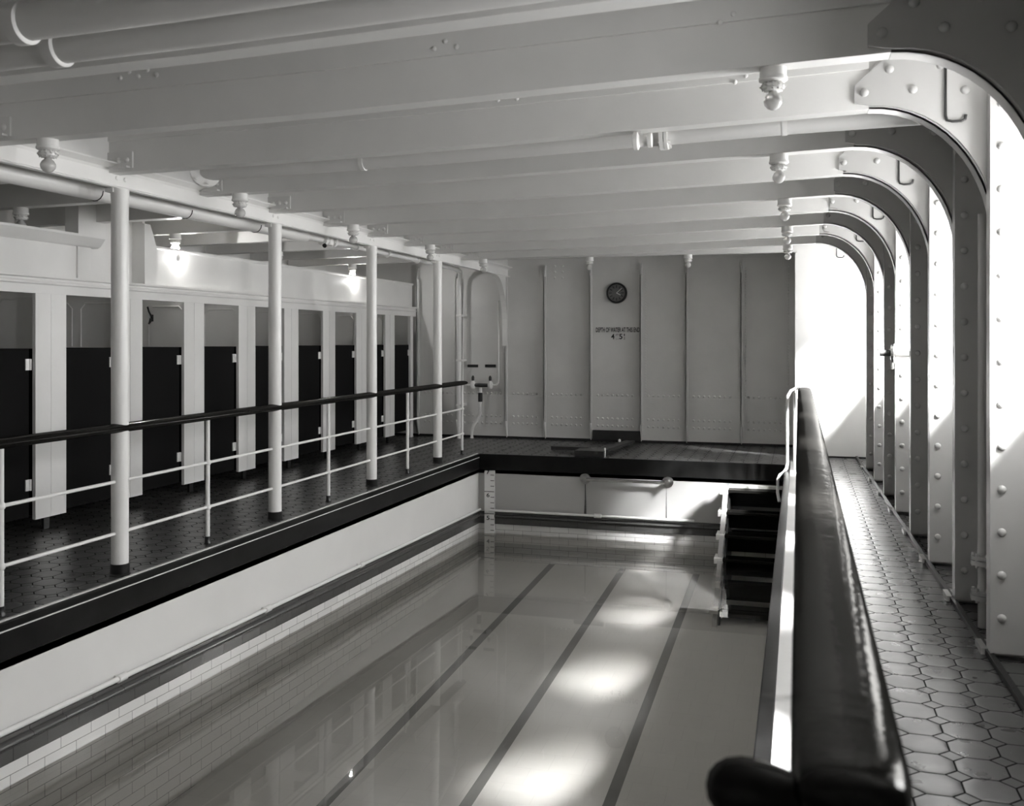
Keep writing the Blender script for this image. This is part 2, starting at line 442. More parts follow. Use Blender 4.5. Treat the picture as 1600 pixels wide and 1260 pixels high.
# ------------------------------------------------------------------ deck beams
def beam(k):
    Y = FY(k); n = 9 - k
    o = thing('deck_beam', '', 'beam', (0, Y, SOF(-2)), 'deck beams across the ceiling')
    lab = ['white deck beam lying against the far bulkhead, its face in shadow'] + \
          ['white deck beam across the ceiling, %s from the far bulkhead' % ORD[i] for i in range(1, 11)]
    o['label'] = lab[n]
    xs = [-6.9, -5.5, -4.2, -3.2, -2.2, -1.4, -.7, 0, XI(FY(k)) - .571]
    if k == 9: xs = [-4.27, -3.2, -2.2, -1.1, -.02]
    def sof(x): return EYE + 1.157 if k == 9 else SOF(x)
    w = MB(); f = MB(); yw = Y - .105
    vs = []
    for x in xs:
        z = sof(x) + .009; vs += [(x, yw, z), (x, yw + .012, z), (x, yw + .012, DECK), (x, yw, DECK)]
    fs = [(0, 1, 2, 3), tuple(4 * (len(xs) - 1) + q for q in (3, 2, 1, 0))]
    for i in range(len(xs) - 1):
        for q in range(4): fs.append((4 * i + q, 4 * i + (q + 1) % 4, 4 * i + 4 + (q + 1) % 4, 4 * i + 4 + q))
    w.add(vs, fs)
    w.build('web', 'ceil', o)
    vs = []
    for x in xs:
        z = sof(x); vs += [(x, yw, z), (x, Y, z), (x, Y, z + .009), (x, yw + .013, z + .03), (x, yw + .0125, z + .009), (x, yw, z + .009)]
    m = 6
    fs = [tuple(range(m)), tuple(m * (len(xs) - 1) + q for q in range(m))[::-1]]
    for i in range(len(xs) - 1):
        for q in range(m): fs.append((m * i + q, m * i + (q + 1) % m, m * i + m + (q + 1) % m, m * i + m + q))
    f.add(vs, fs); f.build('flange', 'ceil', o)
    # stringer bar along the upper web
    if k < 9:
        b = MB()
        vs = []
        for x in xs: 
            z = sof(x) + .20; vs += [(x, yw - .012, z), (x, yw, z), (x, yw, DECK), (x, yw - .012, DECK)]
        fs = [(0, 1, 2, 3), tuple(4 * (len(xs) - 1) + q for q in (3, 2, 1, 0))]
        for i in range(len(xs) - 1):
            for q in range(4): fs.append((4 * i + q, 4 * i + (q + 1) % 4, 4 * i + 4 + (q + 1) % 4, 4 * i + 4 + q))
        b.add(vs, fs)
        if k < 2:
            for (cx, m) in ((-3.35, 5), (-1.62, 3), (-.32, 2)):
                for q in range(m): b.rivet((cx + q * .055, yw - .012, 2.88 + (.03 if q % 2 else 0)), .013)
        b.build('upper_plate', 'ceil', o)
    if k >= 0:
        l = MB(); zz = sof(-4.1)
        l.box(-4.27, -4.055, yw - .014, yw, zz + .022, zz + .125)
        for q, x in enumerate((-4.215, -4.155, -4.095)): l.rivet((x, yw - .014, zz + .07), .019)
        l.box(-4.20, -4.07, yw - .05, yw - .012, zz + .018, zz + .03)
        l.build('riveted_lug', 'bulk', o)
    return o
for k in range(-1, 10): beam(k)

# ------------------------------------------------------------------ hull frames with knees
def knee_curve(xi, zs, rx=.57, rz=.68, n=14):
    return [(xi - rx + rx * math.sin(t), zs - rz + rz * math.cos(t)) for t in [PI / 2 * i / n for i in range(n + 1)]]   # soffit -> side
def frame(k):
    Y = FY(k); xi = XI(Y); zs = SOF(.3); yw = Y - .105
    n = 8 - k
    odd = k % 2 == 1
    o = thing('hull_frame', '%s curved hull frame, %s counting from the far white casing' %
              ('light-faced' if odd else 'shadowed', ORD[n]), 'frame', (xi, Y, 0), 'curved hull frames along the right side')
    cur = knee_curve(xi, zs)
    poly = cur + [(xi, 0.03), (HULL - .001, .03), (HULL - .001, DECK - .001), (cur[0][0], DECK - .001)]
    MB().prism(poly, 'y', yw, yw + .012).build('web', 'hull', o)
    # flange that follows the curve
    fl = MB(); path = [(cur[0][0], zs)] + cur[1:] + [(xi, .03)]
    off = [(x + (.0), z) for x, z in path]
    vs = []; m = len(path)
    for i, (x, z) in enumerate(path):
        a = path[max(i - 1, 0)]; b = path[min(i + 1, m - 1)]
        t = Vector((b[0] - a[0], b[1] - a[1])).normalized(); nn = Vector((t.y, -t.x))   # inward to room: left/down
        if nn.x > 0 : nn = -nn
        if i == 0: nn = Vector((0, -1))
        q = Vector((x, z)) ; e = q - nn * .009
        vs += [(q.x, yw, q.y), (e.x, yw, e.y), (e.x, Y, e.y), (q.x, Y, q.y)]
    fs = [(0, 1, 2, 3), tuple(4 * (m - 1) + q for q in (3, 2, 1, 0))]
    for i in range(m - 1):
        for q in range(4): fs.append((4 * i + q, 4 * i + (q + 1) % 4, 4 * i + 4 + (q + 1) % 4, 4 * i + 4 + q))
    fl.add(vs, fs); fl.build('flange', 'hull', o, smooth=40)
    # knee plate lapped on the web, with the splayed end the photograph shows
    cc = knee_curve(xi + .012, zs + .012)
    X0 = .27
    kp = [(X0, zs + .03), (X0, zs + .12), (X0 + .17, zs + .27), (xi + .12, zs + .27), (xi + .12, zs - .68), (xi + .012, zs - .68)]
    kp = kp + list(reversed([p for p in cc if p[0] > X0 + .02])) + [(X0 + .05, zs + .02)]
    kb = MB().prism(kp, 'y', yw - .016, yw)
    for (x, z) in ((.32, .08), (.44, .19), (.55, .08), (.68, .19), (.79, .06)): kb.rivet((x * xi / .92, yw - .016, zs + z), .022, n=10)
    kb.build('knee_plate', 'hull', o)
    # riveted column standing proud of the knee
    yf = yw - .10; xc = xi * yf / Y + .004
    cb = MB().box(xc, xc + .17, yf, yf + .014, .03, DECK - .002)
    cb.box(xc, xc + .012, yf + .014, yw - .001, .03, DECK - .002)
    for q in range(14): cb.rivet((xc + .05, yf, .20 + q * .205), .021, n=10)
    cb.build('angle_bar', 'hull', o)
    cb = MB().box(xc + .19, HULL - .002, yf + .004, yf + .016, .03, DECK - .002)
    for q in range(14): cb.rivet((xc + .24, yf + .004, .12 + q * .205), .021, n=10)
    cb.build('side_plate', 'hull', o)
    MB().box(xi - .06, HULL, yw - .03, Y + .03, 0, .03).build('foot_plate', 'hull', o)
    return o
for k in range(-1, 9): frame(k)
# low gutter kerb at the foot of the frames
gk = MB()
pts = [(XI(y_) + (.0), y_) for y_ in (-1.6, 2, 4.27, 7, 10, YC)]
for (xa, ya), (xb, yb) in zip(pts, pts[1:]):
    gk.hexa([(xa - .045, ya, 0), (xa - .02, ya, 0), (xb - .02, yb, 0), (xb - .045, yb, 0), (xa - .045, ya, .028), (xa - .02, ya, .032), (xb - .02, yb, .032), (xb - .045, yb, .028)])
struct(gk.build('baseboard_right', 'kerb'))

# black wire hooks
for k in (1, 3, 5, 7, 9):
    Y = FY(k) - .13 if k < 9 else YC - .03; X = XI(FY(k)) * .70 / .92 if k < 9 else .47
    zt = EYE + 1.30
    zb = EYE + 1.075
    zr = 2.93
    ho = MB().tube([(X, Y, zr), (X, Y, zb + .03), (X + .006, Y, zb + .008), (X + .03, Y, zb), (X + .07, Y, zb - .001), (X + .088, Y, zb + .008), (X + .092, Y, zb + .03)], .0065, 8)
    nm = {1: 'nearest and largest of the black hooks, hanging before a riveted knee', 3: 'second black wire hook from the front, on a light knee',
          5: 'middle one of the five wire hooks on the hull frames', 7: 'fourth wire hook from the front, small and thin', 9: 'farthest wire hook, before the bright casing wall'}[k]
    tag(ho.build('wire_hook', 'iron', origin=(X, Y, zr)), nm, 'hook', 'wire hooks on the frame knees')

# ------------------------------------------------------------------ girder and pillars
XG = -4.27
gr = thing('deck_girder', 'long white riveted girder carried by the pillars over the left walkway', 'girder', (XG, 4, 2.5))
y0, y1 = 1.0, YB - .62
sec = [(-.012, .0), (.03, .0), (.034, .008), (.0, .02), (.0, .105), (.012, .122), (.05, .135), (.075, .140), (.075, .150), (-.012, .150)]
gf = MB().prism([(XG + a, EYE + .985 + b) for a, b in sec], 'y', y0, YB)
for k in (-1, 1, 3, 5, 7):
    for dy in (-.03, .05): gf.rivet((XG, FY(k) + dy, EYE + 1.055), .016, (1, 0, 0))
gf.build('girder_face', 'white', gr, smooth=30)
MB().box(XG - .012, XG + .0, y0, YB, EYE + 1.13, DECK).build('girder_web', 'ceil', gr)
# curved end bracket
zt = EYE + .985; YE = YB - .13
cur = [(YE - .62 + .60 * math.sin(PI / 2 * q / 12), zt - .75 + .75 * math.cos(PI / 2 * q / 12)) for q in range(13)] + [(YE - .005, 1.45)]
MB().prism([(YE, zt), ] + cur + [(YE, 1.45)], 'x', XG - .012, XG).build('end_bracket', 'white', gr)
vs = MB()
for (a, b), (c, d) in zip(cur, cur[1:]):
    vs.hexa([(XG - .05, a, b - .008), (XG + .03, a, b - .008), (XG + .03, c, d - .008), (XG - .05, c, d - .008), (XG - .05, a, b), (XG + .03, a, b), (XG + .03, c, d), (XG - .05, c, d)])
vs.build('bracket_flange', 'white', gr)
shear(gr)

names = {1: 'nearest and thickest-looking white steel pillar at the pool edge', 3: 'second white pillar from the front along the pool edge',
         5: 'third white pillar from the front along the pool edge', 7: 'farthest white pillar along the pool edge, near the bulkhead'}
for k in (1, 3, 5, 7):
    p = thing('pillar', names[k], 'pillar', (XG, FY(k), 0), 'white pillars between pool and cubicles')
    MB().lathe((XG, FY(k), .075), [(.055, 0), (.055, EYE + .90 - .075), (.06, EYE + .985 - .075)], n=28).build('shaft', 'white', p)
    MB().lathe((XG, FY(k), 0), [(.068, 0), (.068, .004), (.061, .012), (.061, .075)], n=28).build('boot', 'black', p)
    MB().box(XG - .06, XG + .0, FY(k) - .07, FY(k) + .07, EYE + .96, EYE + .985).build('cap_plate', 'white', p)
    shear(p); p.location.x += .03 - .011 * (FY(k) - 5)
    for c_ in p.children: c_.location.x -= .03 - .011 * (FY(k) - 5)

# ------------------------------------------------------------------ left railing
ell = lambda a, b, n=20: [(a * math.cos(2 * PI * i / n), b * math.sin(2 * PI * i / n)) for i in range(n)]
rl = thing('pool_railing', 'railing with dark varnished handrail and thin white bars beside the cubicles', 'railing', (XG, 8, 0))
ys = [1.0, 2, 4, 6, 8, 10, 11.6, 12.05, 12.17, 12.22, 12.24]
sc = [1] * 8 + [.85, .5, .15]
MB().sweep([(XG, y_, .957) for y_ in ys], ell(.07, .03), scales=sc).build('handrail', 'wood', rl, smooth=60)
for z, nm in ((.61, 'middle_bar'), (.275, 'lower_bar')):
    MB().tube([(XG, 1.0, z), (XG, 6, z), (XG, 12.15, z)], .011, 10).build(nm, 'white', rl)
for k in (0, 2, 4, 6, 8):
    y_ = FY(k) if k < 8 else 12.10
    s_ = MB().lathe((XG, y_, .055), [(.017, 0), (.0165, .88)], n=14)
    for z in (.61, .275): s_.sphere((XG, y_, z), .026, 12)
    so = s_.build('stanchion', 'white', rl)
    MB().lathe((XG, y_, 0), [(.03, 0), (.024, .01), (.021, .055)], n=14).build('boot', 'black', so)
shear(rl)

# ------------------------------------------------------------------ right railing, close to the camera
rr = thing('near_handrail', 'broad dark varnished handrail running close from the foreground to the pool ladder', 'railing', (.065, 6, 0))
ys = [1.262, 1.268, 1.285, 1.32, 1.38, 1.6, 2.2, 3, 5, 7, 9, 11, 11.7, 11.8]
def flat(a, b, n=28, e=.80):
    r = []
    for i in range(n):
        t = 2 * PI * i / n; c, s_ = math.cos(t), math.sin(t)
        r.append((a * abs(c) ** e * (1 if c > 0 else -1), b * abs(s_) ** .8 * (1 if s_ > 0 else -1)))
    return r
MB().sweep([(.065, y_, .945) for y_ in ys], flat(.077, .036), scales=[.45, .74, .91, .98, 1, 1, 1, 1, 1, 1, 1, 1, .95, .6]).build('handrail', 'wood', rr, smooth=60)
MB().sweep([(x_, 1.315, .928) for x_ in (-.120, -.117, -.108, -.095, -.075, -.05, -.03, -.01, .02, .06, .10)], ell(.046, .040, 24), scales=[.1, .42, .7, .9, 1, .98, .86, .72, .66, .66, .6]).build('end_grip', 'wood', rr, smooth=60)
for k in (-2.5, 0, 2, 4, 6, 7.4):
    y_ = FY(k)
    so = MB().lathe((.065, y_, .01), [(.02, 0), (.0165, .02), (.0165, .90)], n=14).build('stanchion', 'white', rr)
po = MB().lathe((-.048, 11.75, .01), [(.017, 0), (.0165, .90)], n=12)
po.build('end_post', 'white', rr)

# pool ladder and its grab pipe
lp = MB().tube([(.03, 11.72, .955), (-.03, 11.7, .965), (-.085, 11.68, .94), (-.12, 11.66, .88), (-.128, 11.65, .80), (-.128, 11.62, .10),
                (-.135, 11.61, .04), (-.165, 11.6, -.01), (-.21, 11.58, -.04), (-.232, 11.57, -.09), (-.235, 11.55, -.24), (-.215, 11.5, -.34)], .019, 12)
tag(lp.build('ladder_grab_pipe', 'white', smooth=60), 'bent white grab pipe curving from the handrail end down to the pool steps', 'grab rail')
ld = thing('pool_steps', 'dark wooden pool steps with pale side board in the far right corner', 'steps', (-.55, 11.2, -.6))
def dY(d, X): return (d + X * math.sin(TH)) / math.cos(TH)
tr = [(-.28, 11.62), (-.50, 11.37), (-.72, 11.10), (-.93, 10.82), (-1.13, 10.52), (-1.33, 10.25), (-1.53, 9.95)]
xl, xr = -.875, -.17
for i, (z, d) in enumerate(tr):
    Yc = dY(d, -.87)
    MB().box(xl + .055, xr, Yc - .04, Yc + .16, z - .035, z).build('tread', 'wood', ld, bevel=.006)
    MB().box(xl - .04, xl + .055, Yc - .07, Yc + .165, z - .055, z + .012).build('tread_end', 'white', ld, bevel=.005)
    MB().box(xl + .055, xr, Yc + .14, Yc + .16, z - .22, z - .035).build('riser', 'door', ld)
ya, yb = dY(tr[0][1], -.87), dY(tr[-1][1], -.87)
MB().hexa([(xl, yb - .0, -1.56), (xl + .05, yb, -1.56), (xl + .05, yb + .14, -1.56), (xl, yb + .14, -1.56),
           (xl, ya, -.28), (xl + .05, ya, -.28), (xl + .05, ya + .14, -.28), (xl, ya + .14, -.28)]).build('side_board', 'endwall', ld)
MB().hexa([(xr - .03, yb - .0, -1.56), (xr, yb, -1.56), (xr, yb + .14, -1.56), (xr - .03, yb + .14, -1.56),
           (xr - .03, ya, -.28), (xr, ya, -.28), (xr, ya + .14, -.28), (xr - .03, ya + .14, -.28)]).build('side_board', 'wood', ld)
MB().box(xl + .055, xr, ya + .16, YP - .06, -.285, -.25).build('landing', 'white', ld)
MB().prism([(ya + .14, -.3), (yb + .14, -1.5), (YP - .03, -1.5), (YP - .03, -.3)], 'x', xl + .06, xl + .08).build('back_panel', 'black', ld)

# ------------------------------------------------------------------ changing cubicles
PW = .335; MOD = .966; C0 = 6.24
gC = 'changing cubicles along the left side'
struct(MB().prism([(XCAB - .05, 1.905), (XCAB + .008, 1.905), (XCAB + .008, 1.975), (XCAB + .022, 1.985), (XCAB + .022, 2.0), (XCAB + .012, 2.01), (XCAB + .012, 2.025), (XCAB + .035, 2.035), (XCAB + .035, 2.052), (XCAB - .05, 2.052)], 'y', 1.0, YB - .12).build('trim_11', 'white'))
def cubicle(i):
    y0 = C0 + MOD * i           # panel start; the opening follows it
    n = 7 - i
    lab = 'white-fronted changing cubicle with black half door, %s' % (['the farthest, beside the bulkhead', 'second from the bulkhead', 'third from the bulkhead',
            'fourth from the bulkhead', 'fifth from the bulkhead', 'sixth from the bulkhead', 'seventh from the bulkhead', 'eighth from the bulkhead', 'cut by the left picture edge'][n])
    if n == 6: lab = 'white-fronted changing cubicle with a coat hook inside, right of the nearest pillar'
    o = thing('changing_cubicle', lab, 'cubicle', (XCAB, y0, 0), gC)
    p = MB(); p.box(XCAB - .03, XCAB, y0, y0 + PW * .5 - .002, .094, 1.905); p.box(XCAB - .03, XCAB, y0 + PW * .5 + .002, y0 + PW, .094, 1.905)
    p.box(XCAB - .028, XCAB - .006, y0 + PW * .5 - .002, y0 + PW * .5 + .002, .094, 1.905)
    p.build('front_panel', 'white', o)
    MB().box(XCAB - .035, XCAB - .01, y0 + .1, y0 + .16, 0, .094).build('foot', 'black', o)
    MB().box(XOUT + .02, XCAB - .03, y0 + PW * .5 - .015, y0 + PW * .5 + .015, .094, 1.46).build('partition_lower', 'door', o)
    MB().box(XOUT + .02, XCAB - .03, y0 + PW * .5 - .015, y0 + PW * .5 + .015, 1.46, 2.0).build('partition_upper', 'dadow', o)
    a, b = y0 + PW, y0 + MOD
    if i == 7: b = YB - .30
    d = MB().box(XCAB - .06, XCAB - .032, a - .02, b - .035, .12, 1.458).build('half_door', 'door', o)
    for z in (.42, 1.38):
        h = MB(); h.box(XCAB - .033, XCAB - .024, b - .075, b - .03, z - .09, z); h.tube([(XCAB - .022, b - .03, z - .09), (XCAB - .022, b - .03, z)], .009, 8)
        h.build('hinge', 'enamel', d)
    bw = MB(); bw.box(XOUT + .02, XOUT + .035, a - .14, b + .14, 0, 2.0)
    for (u0, u1) in ((a - .10, (a + b) / 2 - .05), ((a + b) / 2 + .05, b + .10)):
        # raised panel frame on the back wall
        pth = [(XOUT + .04, u0, .3), (XOUT + .04, u0, 1.80), (XOUT + .04, u0 + .05, 1.86), (XOUT + .04, u1 - .05, 1.86), (XOUT + .04, u1, 1.80), (XOUT + .04, u1, .3)]
        bw.tube(pth, .008, 6, up=(1, 0, 0))
    bw.build('back_wall', 'dadow', o)
    yp = y0 + PW * .5 - .018; pm = MB()
    for (u0, u1) in ((XOUT + .08, XOUT + .48), (XOUT + .58, XCAB - .12)):
        pm.tube([(u0, yp, 1.47), (u0, yp, 1.82), (u0 + .05, yp, 1.87), (u1 - .05, yp, 1.87), (u1, yp, 1.82), (u1, yp, 1.47)], .009, 6, up=(0, 1, 0))
    pm.build('panel_moulding', 'dadow', o)
    MB().box(XOUT + .035, XOUT + .045, a - .14, b + .14, .0, 1.30).build('back_dado', 'door', o)
    return o
for i in range(-1, 8): cubicle(i)
# coat hook seen over the door of one cubicle
hx = XOUT + .06; hy = C0 + MOD * 1 + PW + .10
def px2Y(px, X):   # Y on plane X for picture column px
    a = (px - 800) / 1497.; return X * (math.cos(TH) + a * math.sin(TH)) / (a * math.cos(TH) - math.sin(TH))
def px2Y(px, X):   # Y on plane X for picture column px
    a = (px - 800) / 1497.; return X * (math.cos(TH) + a * math.sin(TH)) / (a * math.cos(TH) - math.sin(TH))
hy = C0 + MOD * 2 + PW * .5 - .015; hx = px2X(238, hy)
ck = thing('coat_hook', 'small dark coat hook on the white partition just right of the nearest pillar', 'hook', (hx, hy, 1.72))
MB().box(hx - .014, hx + .014, hy - .01, hy, 1.72, 1.79).build('back_plate', 'iron', ck)
MB().tube([(hx, hy - .01, 1.74), (hx, hy - .05, 1.70), (hx + .03, hy - .08, 1.71), (hx + .04, hy - .08, 1.75)], .011, 8).build('lower_prong', 'iron', ck)
MB().tube([(hx, hy - .01, 1.77), (hx - .01, hy - .04, 1.82), (hx - .02, hy - .05, 1.87)], .009, 8).build('upper_prong', 'iron', ck)
# end post of the row
struct(MB().box(XCAB - .05, XCAB + .0, YB - .33, YB - .23, 0, 1.905).build('trim_12', 'white'))
# upper screens over the cubicles
s1 = MB(); s1.box(XCAB - .10, XCAB - .06, 1.0, 6.92, 2.05, 2.33)
s1.box(XCAB - .10, XCAB - .045, 6.76, 6.92, 2.05, 2.33); 
us = thing('upper_screen', 'white box screen with sloped cornice above the nearest cubicles', 'screen', (XCAB, 4, 2.05))
s1.build('panel', 'white', us)
MB().prism([(XCAB - .10, 2.33), (XCAB - .05, 2.33), (XCAB - .02, 2.345), (XCAB + .03, 2.41), (XCAB + .03, 2.43), (XCAB - .10, 2.43)], 'y', 1.0, 7.01).build('cornice', 'white', us)
us2 = thing('upper_screen', 'long plain white screen above the far cubicles, under the glowing bulbs', 'screen', (XCAB, 10, 2.05))
MB().box(XCAB - .13, XCAB - .06, 7.78, YB - .12, 2.05, 2.40).build('panel', 'white', us2)
MB().prism([(XCAB - .13, 2.40), (XCAB - .045, 2.40), (XCAB - .035, 2.415), (XCAB - .035, 2.43), (XCAB - .13, 2.43)], 'y', 7.78, YB - .12).build('cornice', 'white', us2)
MB().prism([(7.60, 2.05), (7.79, 2.05), (7.79, 2.36), (7.73, 2.52), (7.68, 2.62), (7.60, 2.62)], 'x', XCAB - .05, XCAB - .02).build('end_plate', 'white', us2)
struct(MB().box(XCAB - .30, XCAB - .16, 6.9, 7.62, 2.05, 3.0).build('wall_recess', 'white'))
struct(MB().box(XCAB - .18, XCAB - .05, 7.60, 7.64, 2.05, 3.0).build('wall_recess_side', 'white'))

# ------------------------------------------------------------------ lamps
def lamp(name, label, x, y_, ztop, lit=False, grp=None, s=1.0):
    o = thing(name, label, 'lamp', (x, y_, ztop), grp)
    MB().lathe((x, y_, ztop), [(.056 * s, 0), (.056 * s, -.038 * s), (.060 * s, -.040 * s), (.060 * s, -.052 * s), (.046 * s, -.060 * s), (.03 * s, -.062 * s)], n=24).build('lamp_base', 'enamel', o)
    prof = [(.028 * s, -.060 * s), (.044 * s, -.068 * s), (.050 * s, -.078 * s), (.048 * s, -.088 * s), (.036 * s, -.096 * s), (.024 * s, -.098 * s)]
    c = MB().lathe((x, y_, ztop), prof, n=24)
    for q in range(12):
        t = 2 * PI * q / 12; c.tube([(x + r * s * math.cos(t), y_ + r * s * math.sin(t), ztop + z * s) for r, z in ((.036, -.063), (.052, -.078), (.040, -.095))], .005 * s, 5)
    c.build('lamp_holder', 'enamel', o)
    bo = MB().lathe((x, y_, ztop), [(.016 * s, -.094 * s), (.018 * s, -.104 * s), (.030 * s, -.114 * s), (.0385 * s, -.130 * s), (.040 * s, -.140 * s), (.036 * s, -.156 * s), (.024 * s, -.170 * s), (.008 * s, -.177 * s)], n=24)
    bo.build('bulb', 'lit' if lit else 'bulb', o, smooth=80)
    if lit:
        li = bpy.data.lights.new('bulb_light', 'POINT'); li.energy = 230; li.shadow_soft_size = .045; li.color = (1, .99, .97)
        lo = bpy.data.objects.new('bulb_light', li); COL.objects.link(lo); lo.location = (x, y_ , ztop - .24)
    return o
gR = 'bare bulb lamps down the right of the ceiling'; gL = 'bare bulb lamps beside the girder'; gB = 'bare bulb lamps at the far bulkhead'; gX = 'bare bulb lamps over the cubicles'
rn = ['largest and nearest ceiling bulb lamp, before the riveted knees', 'second nearest of the right-hand ceiling bulb lamps', 'middle one of the five right-hand ceiling bulb lamps',
      'fourth right-hand ceiling bulb lamp from the front', 'last right-hand ceiling bulb lamp, against the casing wall']
ln = ['nearest unlit bulb lamp in front of the girder, left of the first pillar', 'second bulb lamp in front of the girder, left of the second pillar', 'middle bulb lamp at the girder, left of the third pillar',
      'fourth bulb lamp at the girder, just left of the farthest pillar', 'last bulb lamp at the girder, near its curved end bracket']
for i, k in enumerate((0, 2, 4, 6, 8)):
    Y = FY(k) - .055
    lamp('ceiling_lamp', rn[i], px2X((1208, 1217, 1226, 1230, 1231)[i], Y), Y, SOF(-.2), grp=gR)
    lamp('ceiling_lamp', ln[i], px2X((75, 375, 552, 672, 755)[i], Y), Y, SOF(-3.95), grp=gL)
for i, px in enumerate((921, 1075)):
    Y = FY(9) - .055
    lamp('ceiling_lamp', ('bulb lamp under the far beam, left of the clock', 'bulb lamp under the far beam, right of the clock')[i], px2X(px, Y), Y, EYE + 1.157, grp=gB)
    MB()
for k, lit, lb in ((0, False, 'unlit lamp above the screen at the left picture edge'), (2, False, 'unlit lamp over the box screen, left of the nearest pillar'),
                   (4, True, 'glowing bulb lamp right of the nearest pillar'), (6, False, 'unlit lamp hidden partly behind the second pillar'), (8, True, 'glowing bulb lamp left of the third pillar')):
    if k == 0: continue
    Y = FY(k) - .055
    lamp('ceiling_lamp', lb, -5.93, Y, SOF(-5.9), lit, gX)

# ------------------------------------------------------------------ overhead pipes
def pipe_x(name, label, Y, zc, r, x0, x1, rings, cat='pipe', dz=.0):
    o = thing(name, label, cat, (0, Y, zc))
    pts = [(x, Y, zc + (SOF(x) - SOF(-2))) for x in (x0, -5, -4, -3, -2, -1, 0, x1) if x0 <= x <= x1]
    MB().tube(pts, r, 24).build('pipe_run', 'ceil', o, smooth=60)
    for x in rings:
        z = zc + (SOF(x) - SOF(-2))
        MB().lathe((x, Y, z), [(r + .002, -.03), (r + .012, -.024), (r + .012, .024), (r + .002, .03)], (1, 0, 0), 28).build('joint_ring', 'ceil', o)
    return o
pipe_x('overhead_pipe', 'large white pipe across the ceiling at the top left, nearer the camera', 2.78, SOF(-2) + .04, .064, -6.9, .5, (-2.66,))
pipe_x('overhead_pipe', 'large white pipe across the top left ceiling, just before the nearest beam', 3.03, SOF(-2) + .035, .064, -6.9, .5, (-2.73,))
op = pipe_x('overhead_pipe', 'white pipe with bolted flanges running behind the beam of the nearest light-faced knee', 5.48, SOF(-2) + .025, .052, -3.76, 1.2, ())
def flange(x, Y, z, r, parent, nm='bolted_flange', axis=(1, 0, 0), mat='white'):
    f = MB().lathe((x, Y, z), [(r, -.012), (r, .012)], axis, 24)
    f.lathe((x, Y, z), [(r * .98, .016), (r * .98, .034)], axis, 24)
    ax = Vector(axis); a = ax.orthogonal().normalized(); b = ax.cross(a)
    for q in range(6):
        t = 2 * PI * q / 6; c = Vector((x, Y, z)) + (a * math.cos(t) + b * math.sin(t)) * r * .8
        f.tube([c - ax * .024, c + ax * .05], .009, 6)
    return f.build(nm, mat, parent)
zc = SOF(-2) + .025
flange(px2X(1035, 5.48), 5.48, zc + .04, .085, op); flange(-3.75, 5.48, zc - .02, .10, op, axis=(.6, -.8, 0))
def strap(x, Y, z, r, parent):
    s_ = MB().lathe((x, Y, z), [(r + .004, -.014), (r + .004, .014)], (1, 0, 0), 24); s_.box(x - .014, x + .014, Y - .003, Y + .003, z, DECK); return s_.build('strap_hanger', 'white', parent)
for p_ in (568, 1226): x = px2X(p_, 5.48); strap(x, 5.48, zc + SOF(x) - SOF(-2), .052, op)
vv = thing('pipe_valve', 'small white valve bolted under a beam, left of the overhead pipe flange', 'valve', (px2X(995, 5.2), 5.2, SOF(-.9)))
vx = px2X(997, 5.2)
MB().lathe((vx, 5.2, SOF(-1) - .045), [(.03, -.03), (.05, -.022), (.05, .0), (.03, .01), (.03, .05), (.04, .055), (.04, .075)], (1, 0, 0), 20).build('valve_body', 'white', vv)
MB().box(vx - .02, vx + .02, 5.18, 5.22, SOF(-1) - .05, SOF(-1) + .002).build('bracket', 'white', vv)
# lagged pipe behind the girder
xp = -4.52
lg = thing('lagged_pipe', 'thick lagged white pipe running below the girder on wire hangers', 'pipe', (xp, 5, EYE + .99))
MB().tube([(xp, 1.0, EYE + 1.0), (xp, 4, EYE + 1.0), (xp, 8.2, EYE + 1.0)], .062, 24).build('pipe_run', 'white', lg, smooth=60)
MB().tube([(xp, 8.2, EYE + 1.0), (xp, 11.5, EYE + 1.0), (xp - .22, 13.0, EYE + 1.03), (xp - .42, 13.75, EYE + 1.04), (xp - .50, 13.97, EYE + 1.01), (xp - .545, 14.06, EYE + .93), (xp - .55, 14.08, EYE + .83), (xp - .55, 14.08, .0)], .032, 16).build('thin_pipe_run', 'white', lg, smooth=60)
for k in (0, 1, 2, 3):
    y_ = FY(k) + .10; r = .064
    MB().tube([(xp + r * math.cos(t), y_, EYE + 1.0 + r * math.sin(t)) for t in [math.radians(q) for q in (0, -25, -50, -75, -100, -125, -150)]], .004, 6).build('wire_hanger', 'iron', lg)
for y_ in (8.55, 8.75): flange(xp, y_, EYE + 1.0, .062, lg, axis=(0, 1, 0))
MB().lathe((xp + .02, 8.65, EYE + .97), [(.045, -.02), (.05, 0), (.045, .05)], (0, 0, 1), 14).build('valve_body', 'white', lg)
MB().lathe((xp + .05, 8.5, EYE + .93), [(.022, 0), (.022, .012)], (0, 1, .5), 16).build('hand_wheel', 'iron', lg)
for y_ in (9.3, 10.1, 11.0): MB().lathe((xp, y_, EYE + .995), [(.036, -.015), (.045, -.01), (.045, .01), (.036, .015)], (0, 1, 0), 16).build('pipe_clip', 'white', lg)

for z in (.5, 1.2, 1.9): MB().box(xp - .60, xp - .50, 14.045, YB, z, z + .03).build('pipe_clip', 'white', lg)

